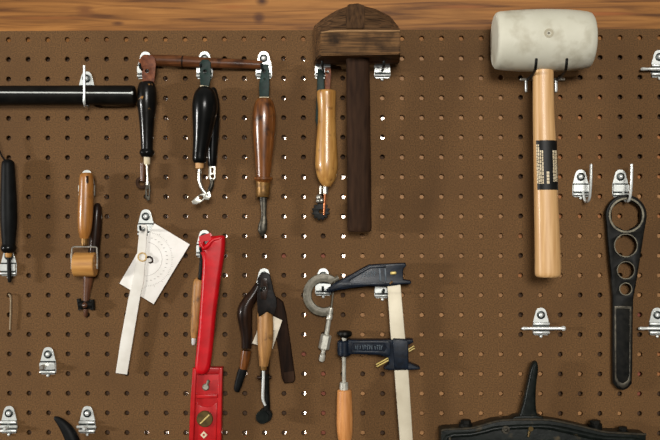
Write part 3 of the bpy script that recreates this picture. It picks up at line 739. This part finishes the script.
plate('cross_ridge', [[(195.4, 394.6), (217.6, 394.2), (217.5, 398.2), (195.2, 398.6)]], .0185, .004, 'redpaint', t, bevel_px=1)
plate('inner_plate', [[(196, 403), (201, 406), (206.5, 407), (212, 406), (216.8, 402.5), (216, 450), (193.8, 450)]], .0172, .003, 'redpaint', t, bevel_px=.8)
b = MB().px([(205.8, 387, 3.6, .0155), (205.8, 387, 3.6, .019), (205.8, 387, 2.6, .0205)], 0, 18); b.px([(207, 385, 1.4), (208.6, 380.6, 1.6), (208.8, 380, 1.0)], .0195, 12)
b.build('screw', 'zincdark', t)
k = MB().disc(204.6, 419.2, 8.2, .0205, .005, 32).build('knob', 'darkbrass', t)
MB().px([(200.4, 423.6, .8), (209.4, 414.8, .8)], .0207, 8).build('slot', 'brightbrass', k)
plate('diamond_washer', [[(203.8, 431.2), (207.3, 435), (203.8, 438.8), (200.3, 435)], circ(203.8, 435, 1.2, 12)], .0185, .0015, 'cream', t, bevel_px=.2)

t = thing('tan_handled_tool', 'slim tan handled tool half hidden behind the red grip', 'tool', 197, 300, .008)
MB().px([(201.6, 247, 1.6), (201.4, 262, 2.0), (200, 280, 2.2)], .007, 12).build('strap', 'blacksteel', t)
MB().px([(199, 279.4, 3), (198.6, 281.5, 5.2), (197.6, 296, 5.7), (196.2, 314, 5.2), (194.6, 330, 4.0), (194, 338, 2.8)], .0074, 20, smooth=2).build('handle', 'tanrough', t)
MB().px([(194, 337, 2.4), (193.4, 343, 2.1), (193.2, 345, 1.2)], .0074, 14).build('ferrule', 'zinc', t)

# ------------------------------------------------------------------ dark bundle
BG = 'tools hanging in the dark bundle'
t = thing('curved_knife', 'dark brown curved handled tool with tan band and black tip, left in the bundle', 'tool', 245, 330, .014, BG)
MB().px([(259, 284, 3.6), (254.5, 293, 5.0), (249.5, 300, 6.2), (245.4, 308, 7.2), (244.8, 316, 7.6), (245.6, 325, 6.5), (246.8, 336, 5.6), (246.6, 348, 5.0)], .0135, 22, smooth=3).build('handle', 'darkbrown', t)
MB().px([(246.3, 350.5, 5.1), (245.8, 355, 5.1), (244.4, 363, 4.6), (243.2, 369, 4.0)], .0135, 20, smooth=2).build('band', 'brown', t)
MB().px([(243.4, 367.5, 4.2), (241.4, 374, 4.4), (239, 382, 3.9), (237.4, 388, 3.5), (236.8, 391.6, 2.2)], .0135, 18, flat=.7, smooth=2).build('blade_sheath', 'blackrubber', t)

t = thing('bone_folder_block', 'flat dark wood block tapering upward, right in the bundle', 'tool', 285, 340, .009, BG)
plate('body', [[(271, 299), (277, 297.6), (283, 302.5), (286, 315), (290.4, 345), (295.2, 379.6), (293.4, 382.8), (284.4, 383.6), (281.6, 378), (278.6, 352), (274.6, 326)]], .0125, .011, 'darkflat', t, bevel_px=1.2)
plate('end_patch', [[(283.6, 372.6), (293.6, 371), (294.6, 379.4), (293, 381.8), (285, 382.6)]], .013, .001, 'darkhandle', t, bevel_px=.2)

t = tag(plate('paper_tag', [[(263, 311), (282.2, 320.4), (272.4, 349), (252, 343.4), (256, 334)]], .0142, .0007, 'paper', None, bevel_px=.1), 'small cream paper tag tucked behind the tan handle in the dark bundle', 'tag', BG)

t = thing('wheel_creaser', 'black shafted tool with round black disc end, lowest in the bundle', 'tool', 264, 400, .016, BG)
MB().px([(265.4, 330, 5), (265.4, 352, 5.2), (264.8, 374, 4.2)], .0205, 16).build('handle', 'darkbrown', t)
MB().px([(257, 377.6, 1.4), (257.6, 377.6, 2.0), (270.6, 377.2, 2.0), (271.4, 377.2, 1.4)], .0205, 14).build('collar', 'darkbrown', t)
MB().px([(265, 374, 4.6), (265.4, 384, 4.0), (266.4, 396, 3.4), (267, 406, 3.4), (267, 410, 3.2)], .0205, 16).build('shaft', 'blacksteel', t)
k = MB().disc(265, 415.8, 7.2, .023, .008, 32).build('wheel', 'blacksteel', t)
MB().disc(262.4, 417.4, 6.7, .0262, .0036, 32).build('wheel_cap', 'castiron', k)

t = thing('tan_awl', 'tan wood handled awl with bright bent steel rod, centre of the bundle', 'awl', 265, 340, .034, BG)
plate('strap', [[(257.2, 279), (259.4, 275), (262.4, 273), (266, 272.4), (269.8, 274.2), (271.6, 281), (273.6, 291), (276.6, 299), (277, 306), (274.5, 316), (271, 314), (267, 311.5), (262.5, 315), (258.6, 317), (257.4, 310), (257, 296), (257.8, 285)], circ(264.4, 288, 1.9, 16)], .0465, .003, 'darkleather', t, bevel_px=.8)
plate('strap_patch', [[(261, 279), (266.8, 278), (268, 290), (266, 300), (261, 299), (260.4, 290)], circ(264.4, 288, 1.9, 16)], .0472, .0012, 'darkbrown', t, bevel_px=.3)
MB().px([(265.2, 307, 5.4), (265.2, 310, 7.2), (265.2, 320, 8.0), (265.4, 335, 8.1), (265, 349, 7.0), (264.2, 360, 5.2), (263.8, 366, 4.2)], .0345, 26, smooth=3).build('handle', 'tanrough', t)
MB().px([(263.8, 365.5, 3.2), (263.6, 369.8, 2.9), (263.6, 370.6, 2)], .0345, 16).build('ferrule', 'brass', t)
MB().px([(263.6, 369.5, 1.5), (263.2, 384, 1.5), (262.8, 396, 1.5), (263.4, 401, 1.4), (265.4, 405.5, 1.2)], .0345, 12, smooth=3).build('rod', 'zinc', t)

# ------------------------------------------------------------------ micrometer
t = thing('micrometer', 'small grey steel micrometer with C-shaped frame, left of the bar clamp', 'micrometer', 323, 295, .011)
arc_o = [(323.4 + 20.4 * math.cos(a), 295 + 21.4 * math.sin(a)) for a in [math.radians(-50 - k * 250 / 40) for k in range(41)]]
arc_i = [(323.8 + 12.4 * math.cos(a), 295 + 12.8 * math.sin(a)) for a in [math.radians(-300 + k * 246 / 40) for k in range(41)]]
fr_ = plate('frame', [arc_o + arc_i], .0125, .006, 'zincdark', t, bevel_px=.8)
ring_o = [(323.6 + 18.4 * math.cos(a), 295 + 19.2 * math.sin(a)) for a in [math.radians(-75 - k * 205 / 36) for k in range(37)]]
ring_i = [(323.6 + 14.8 * math.cos(a), 295 + 15.4 * math.sin(a)) for a in [math.radians(-280 + k * 205 / 36) for k in range(37)]]
plate('frame_inset', [ring_o + ring_i], .0127, .001, 'zincdark', t, bevel_px=.2)
MB().px([(338.6, 277.5, 2.6), (334, 280, 2.4)], .010, 14).build('anvil', 'zincdark', t)
MB().px([(334.6, 281, .9), (331.8, 304, .9), (331, 310, 1.1)], .010, 12).build('spindle', 'zincdark', t)
MB().px([(331, 307.6, 2.3), (330.2, 311, 2.8), (330, 313.5, 2.4), (329.6, 316.5, 3.1), (329, 319, 3.1), (328.8, 320, 2.3), (326.4, 335, 2.4)], .010, 18).build('barrel', 'satin', t)
MB().px([(326.4, 334.4, 4), (326.2, 335.4, 5.4), (323.6, 348.4, 5.4), (323.4, 349.6, 4)], .010, 6).build('thimble', 'satin', t)
MB().px([(323.6, 349, 2.2), (322.8, 354, 2.0), (322.6, 355, 3.0), (321.8, 359.6, 3.1), (321.4, 361.4, 2.2)], .010, 16).build('ratchet_stop', 'satin', t)

# ------------------------------------------------------------------ bar clamp
t = thing('bar_clamp', 'bar clamp with navy jaws, pale steel bar and orange wood handle', 'clamp', 396, 300, .02)
plate('bar', [[(386.8, 278), (400, 278), (404.6, 331), (408.6, 372), (413, 442), (413.6, 452), (401, 452), (400, 442), (394.6, 372), (390.4, 331)]], .022, .007, 'clampbar', t, bevel_px=.5)
jaw = plate('upper_jaw', [[(326, 290), (333.6, 284), (342, 279.4), (351, 274.8), (360, 269.6), (369.6, 264.8), (385, 264), (405.6, 263), (406.6, 266), (403.6, 268.6), (403, 272), (403.4, 279.6), (411, 280.8), (411.2, 284), (400.4, 284.4), (387.4, 286.4), (368, 286.2), (352, 288), (339, 290), (328.5, 292.8)]], .0265, .017, 'navy', t, bevel_px=1)
plate('rim', [[(329, 289.4), (336, 283.8), (352, 275.8), (369.8, 266), (386, 265.2), (386, 267.6), (370.4, 268.6), (354, 278), (349.4, 281.4), (351, 283.4), (368, 283), (386, 282.4), (386, 285.2), (366, 285.2), (350, 286.6), (339, 288.6), (330, 291)]], .0285, .0022, 'navy', jaw, bevel_px=.6)
random.seed(11)
def cast_lettering(parent, x0, x1, y0, y1, d, slope=0.0):
    mb = MB(); x = x0
    while x < x1:
        w = random.uniform(1.2, 2.2); yy = slope * (x - x0)
        mb.px([(x, y0 + yy + random.uniform(0, 1), .45), (x + random.uniform(-.6, .6), y1 + yy - random.uniform(0, 1), .45)], d, 6)
        if random.random() < .7: mb.px([(x, y0 + yy + random.choice((0, 1.6, 3)), .4), (x + w, y0 + yy + random.choice((.5, 2, 3.2)), .4)], d, 6)
        x += w + .9
    mb.build('cast_lettering', 'navyedge', parent)
cast_lettering(jaw, 362, 376, 271.6, 278, .0269, -.12)
plate('cast_rib', [[(378.8, 268.6), (380.6, 268.4), (381.4, 281), (379.6, 281.2)]], .028, .002, 'navyedge', jaw, bevel_px=.3)
plate('cast_rib', [[(384.4, 268.4), (386, 268.4), (386.6, 281), (385, 281)]], .028, .002, 'navyedge', jaw, bevel_px=.3)
MB().px([(390.4, 273.2, 1.2), (391.2, 273.2, 1.6), (395.4, 272.9, 1.6), (396.2, 272.9, 1.2)], .0273, 12).build('pin', 'brightbrass', jaw)
MB().px([(389.8, 284, .9), (392.6, 281.4, 1.2)], .027, 10).build('wedge', 'brass', jaw)
sj = plate('sliding_jaw', [[(348, 340), (393, 340), (393.4, 338.6), (413, 339.6), (413.4, 342.6), (408.4, 345), (408.6, 362.6), (420, 367.4), (420.2, 369.8), (388.4, 370.4), (384, 368.6), (389.6, 363.4), (388, 357.6), (378, 355), (362, 354.4), (348, 354)]], .0275, .018, 'navy', t, bevel_px=1)
plate('rim', [[(351.6, 340.8), (388, 341), (390.6, 344), (390.2, 355.6), (388, 356), (374, 353.6), (351.6, 353.2)], [(353.4, 343.4), (384, 343.6), (386.4, 347.4), (384.6, 351.4), (372, 350.9), (353.4, 350.6)]], .0292, .0018, 'navy', sj, bevel_px=.5)
plate('slide_block', [[(392.6, 339.6), (408, 340.2), (408.4, 368.6), (394.6, 369)]], .0298, .0026, 'navy', sj, bevel_px=.8)
cast_lettering(sj, 355.5, 382, 344.6, 349.6, .0279, .02)
MB().px([(344.2, 340.4, 5.6), (344.2, 341.6, 6.9), (344.2, 354.6, 6.9), (344.2, 356, 5.6)], .020, 24).build('screw_boss', 'navy', sj)
MB().px([(344.6, 330.8, 5.2), (344.6, 331.8, 7.2), (344.6, 334.2, 7.6), (344.5, 336.4, 5.6), (344.4, 337.6, 3.6)], .020, 26).build('swivel_pad', 'blacksteel', t)
sc = [(344.3, 336.6, 2.4), (344.2, 338.4, 2.6), (344.2, 340.6, 2)]
y = 355.5
while y < 383:
    sc += [(344, y, 2.15), (344, y + .55, 1.75)]; y += 1.1
MB().px(sc, .020, 16).build('screw_rod', 'satin', t)
MB().px([(344, 382, 3.4), (344, 383, 4.2), (344, 390, 4.4), (344, 391, 4.4)], .020, 20).build('ferrule', 'satin', t)
MB().px([(344.4, 389.6, 6.2), (344.4, 390.6, 7.2), (344.5, 400, 7.7), (344.7, 418, 8.2), (344.8, 430, 8.1), (344.9, 438, 7.0), (344.9, 444, 5), (344.9, 447, 2)], .020, 26).build('handle', 'orangewood', t)
for o_ in (0, 2.3):
    MB().px([(376.2 + o_ * .3, 364.6 + o_ * .9, .75), (388.6 + o_ * .3, 357.8 + o_ * .9, .75)], .0215, 8).build('clutch_plate', 'brightbrass', t)
    MB().px([(408.4 + o_ * .3, 349.4 + o_ * .9, .7), (414.2 + o_ * .3, 346.0 + o_ * .9, .7)], .0215, 8).build('clutch_plate', 'brightbrass', t)

# ------------------------------------------------------------------ bottom: cast iron tool and curved handle
t = thing('cast_iron_tool', 'big black cast iron tool with upright curved lever at the bottom edge', 'tool', 540, 440, .03)
plate('body', [[(441.6, 490), (441.2, 431), (445, 429.6), (458, 429), (472, 428.4), (484, 425), (496, 421.6), (512, 420.2), (544, 420), (558, 421.8), (576, 425.6), (594, 430), (608, 432.6), (628, 433.4), (646, 434.6), (647, 490)]], .034, .028, 'castiron', t, bevel_px=1)
rim = [(441.6, 431, 1.2), (446, 429.4, 1.2), (470, 428.4, 1.2), (484, 424.8, 1.2), (497, 421.2, 1.2), (512, 419.8, 1.2), (544, 419.6, 1.2), (558, 421.2, 1.2), (577, 425.4, 1.2), (596, 430, 1.2), (609, 432.4, 1.2), (646, 434.4, 1.2)]
MB().px(rim, .0335, 10, smooth=2).build('top_rim', 'ironedge', t)
MB().px([(446, 455, 2.4), (447, 437, 2.4), (470, 434.4, 2.4), (486, 431, 2.4), (500, 428, 2.4), (540, 426.4, 2.6), (560, 429, 3.0), (584, 434.5, 3.2), (606, 438.6, 2.8), (640, 441, 2.4), (641, 455, 2.4)], .035, 14, smooth=3).build('arched_rib', 'castiron', t)
plate('lever', [[(519.4, 420), (521, 413), (524, 402), (527.6, 385), (530.6, 371), (533, 364), (535.6, 361.6), (538, 363), (538.8, 370), (537.4, 380), (536.4, 392), (536.4, 406), (538, 415), (540.6, 420)]], .029, .014, 'castiron', t, bevel_px=3, res=4, closed_smooth=2)
plate('lever_foot', [[(511, 419.6), (515, 416.8), (524, 415.6), (536, 415.6), (542, 416.8), (546, 419.6)]], .031, .02, 'castiron', t, bevel_px=.8)
for (x0, x1, y0, y1) in ((459, 472.5, 419.6, 429), (588.6, 602, 420, 431), (617.4, 628.4, 426.4, 433.6)):
    b = MB().px([((x0 + x1) / 2, y1, (x1 - x0) / 2), ((x0 + x1) / 2, y0 + 3.5, (x1 - x0) / 2)], .020, 20)
    b.px([((x0 + x1) / 2, y0 + 3.6, (x1 - x0) * .38), ((x0 + x1) / 2, y0 + .6, (x1 - x0) * .38), ((x0 + x1) / 2, y0, (x1 - x0) * .32)], .020, 6)
    b.build('bolt', 'blacksteel', t)
MB().disc(506, 430, 4.2, .038, .004, 20).ball(G(506, 430, .038), 2 * PX, 10).build('round_screw', 'darksteel', t)
b = MB().disc(531, 429, 2.6, .0385, .004, 16); b.px([(529.5, 431, 1.4), (528.5, 437, 1.2)], .037, 10)
b.build('pin', 'darkbrass', t)
MB().px([(450, 437, 1.4), (450, 446, 1.4)], .0375, 10).build('stud', 'ironedge', t)

tag(MB().px([(54.2, 417.4, 1.2), (56.4, 418.6, 2.6), (61, 422.4, 4.3), (66.6, 429, 6.0), (71, 437, 6.8), (74, 447, 7.2), (76, 462, 7.2), (77, 480, 6.8)], .014, 22, flat=.75, smooth=3).build('curved_tool', 'blackrubber'),
    'curved black tapering tip rising at the bottom edge between two hooks', 'tool')

# ------------------------------------------------------------------ light
def area(name, loc, target, size, sy, power, col):
    l = bpy.data.lights.new(name, 'AREA'); l.shape = 'RECTANGLE'; l.size = size; l.size_y = sy; l.energy = power; l.color = col
    o = bpy.data.objects.new(name, l); C.objects.link(o); o.location = loc
    o.rotation_euler = (Vector(target) - Vector(loc)).to_track_quat('-Z', 'Y').to_euler()
    return o


area('room_window_light', (0.25, -4.2, 0.85), (0, 0, 0), 1.2, 0.9, 150, (1, .97, .92))
area('side_window_light', (-2.9, -1.25, 0.06), (0, 0, -.05), 0.3, 0.16, 58, (1, .98, .95))
area('gap_fill_light', (0.0, .10, .36), (0, .16, -.1), 1.0, 0.05, 19, (1, .98, .95))  # added lamp behind the board, makes open holes show bright
area('gap_fill_light', (0.0, .10, -.46), (0, .16, 0), 1.0, 0.05, 19, (1, .98, .95))  # second added lamp, brightens the rear wall from below
w = bpy.data.worlds.new('world'); scene.world = w; w.use_nodes = True
wn = w.node_tree.nodes; wl = w.node_tree.links
tc = wn.new('ShaderNodeTexCoord'); sx = wn.new('ShaderNodeSeparateXYZ'); rp = wn.new('ShaderNodeValToRGB')
wl.new(tc.outputs['Generated'], sx.inputs[0])
mr = wn.new('ShaderNodeMapRange'); mr.inputs['From Min'].default_value = -1; mr.inputs['From Max'].default_value = 1
wl.new(sx.outputs['Z'], mr.inputs['Value']); wl.new(mr.outputs['Result'], rp.inputs['Fac'])
e = rp.color_ramp.elements
e[0].position = .3; e[0].color = (.03, .024, .018, 1); e[1].position = .95; e[1].color = (.6, .58, .54, 1)
k = e.new(.55); k.color = (.14, .13, .115, 1)
wl.new(rp.outputs['Color'], wn['Background'].inputs['Color']); wn['Background'].inputs['Strength'].default_value = 0.5
scene.view_settings.view_transform = 'Standard'; scene.view_settings.look = 'None'
scene.view_settings.exposure = 0.0; scene.view_settings.gamma = 1
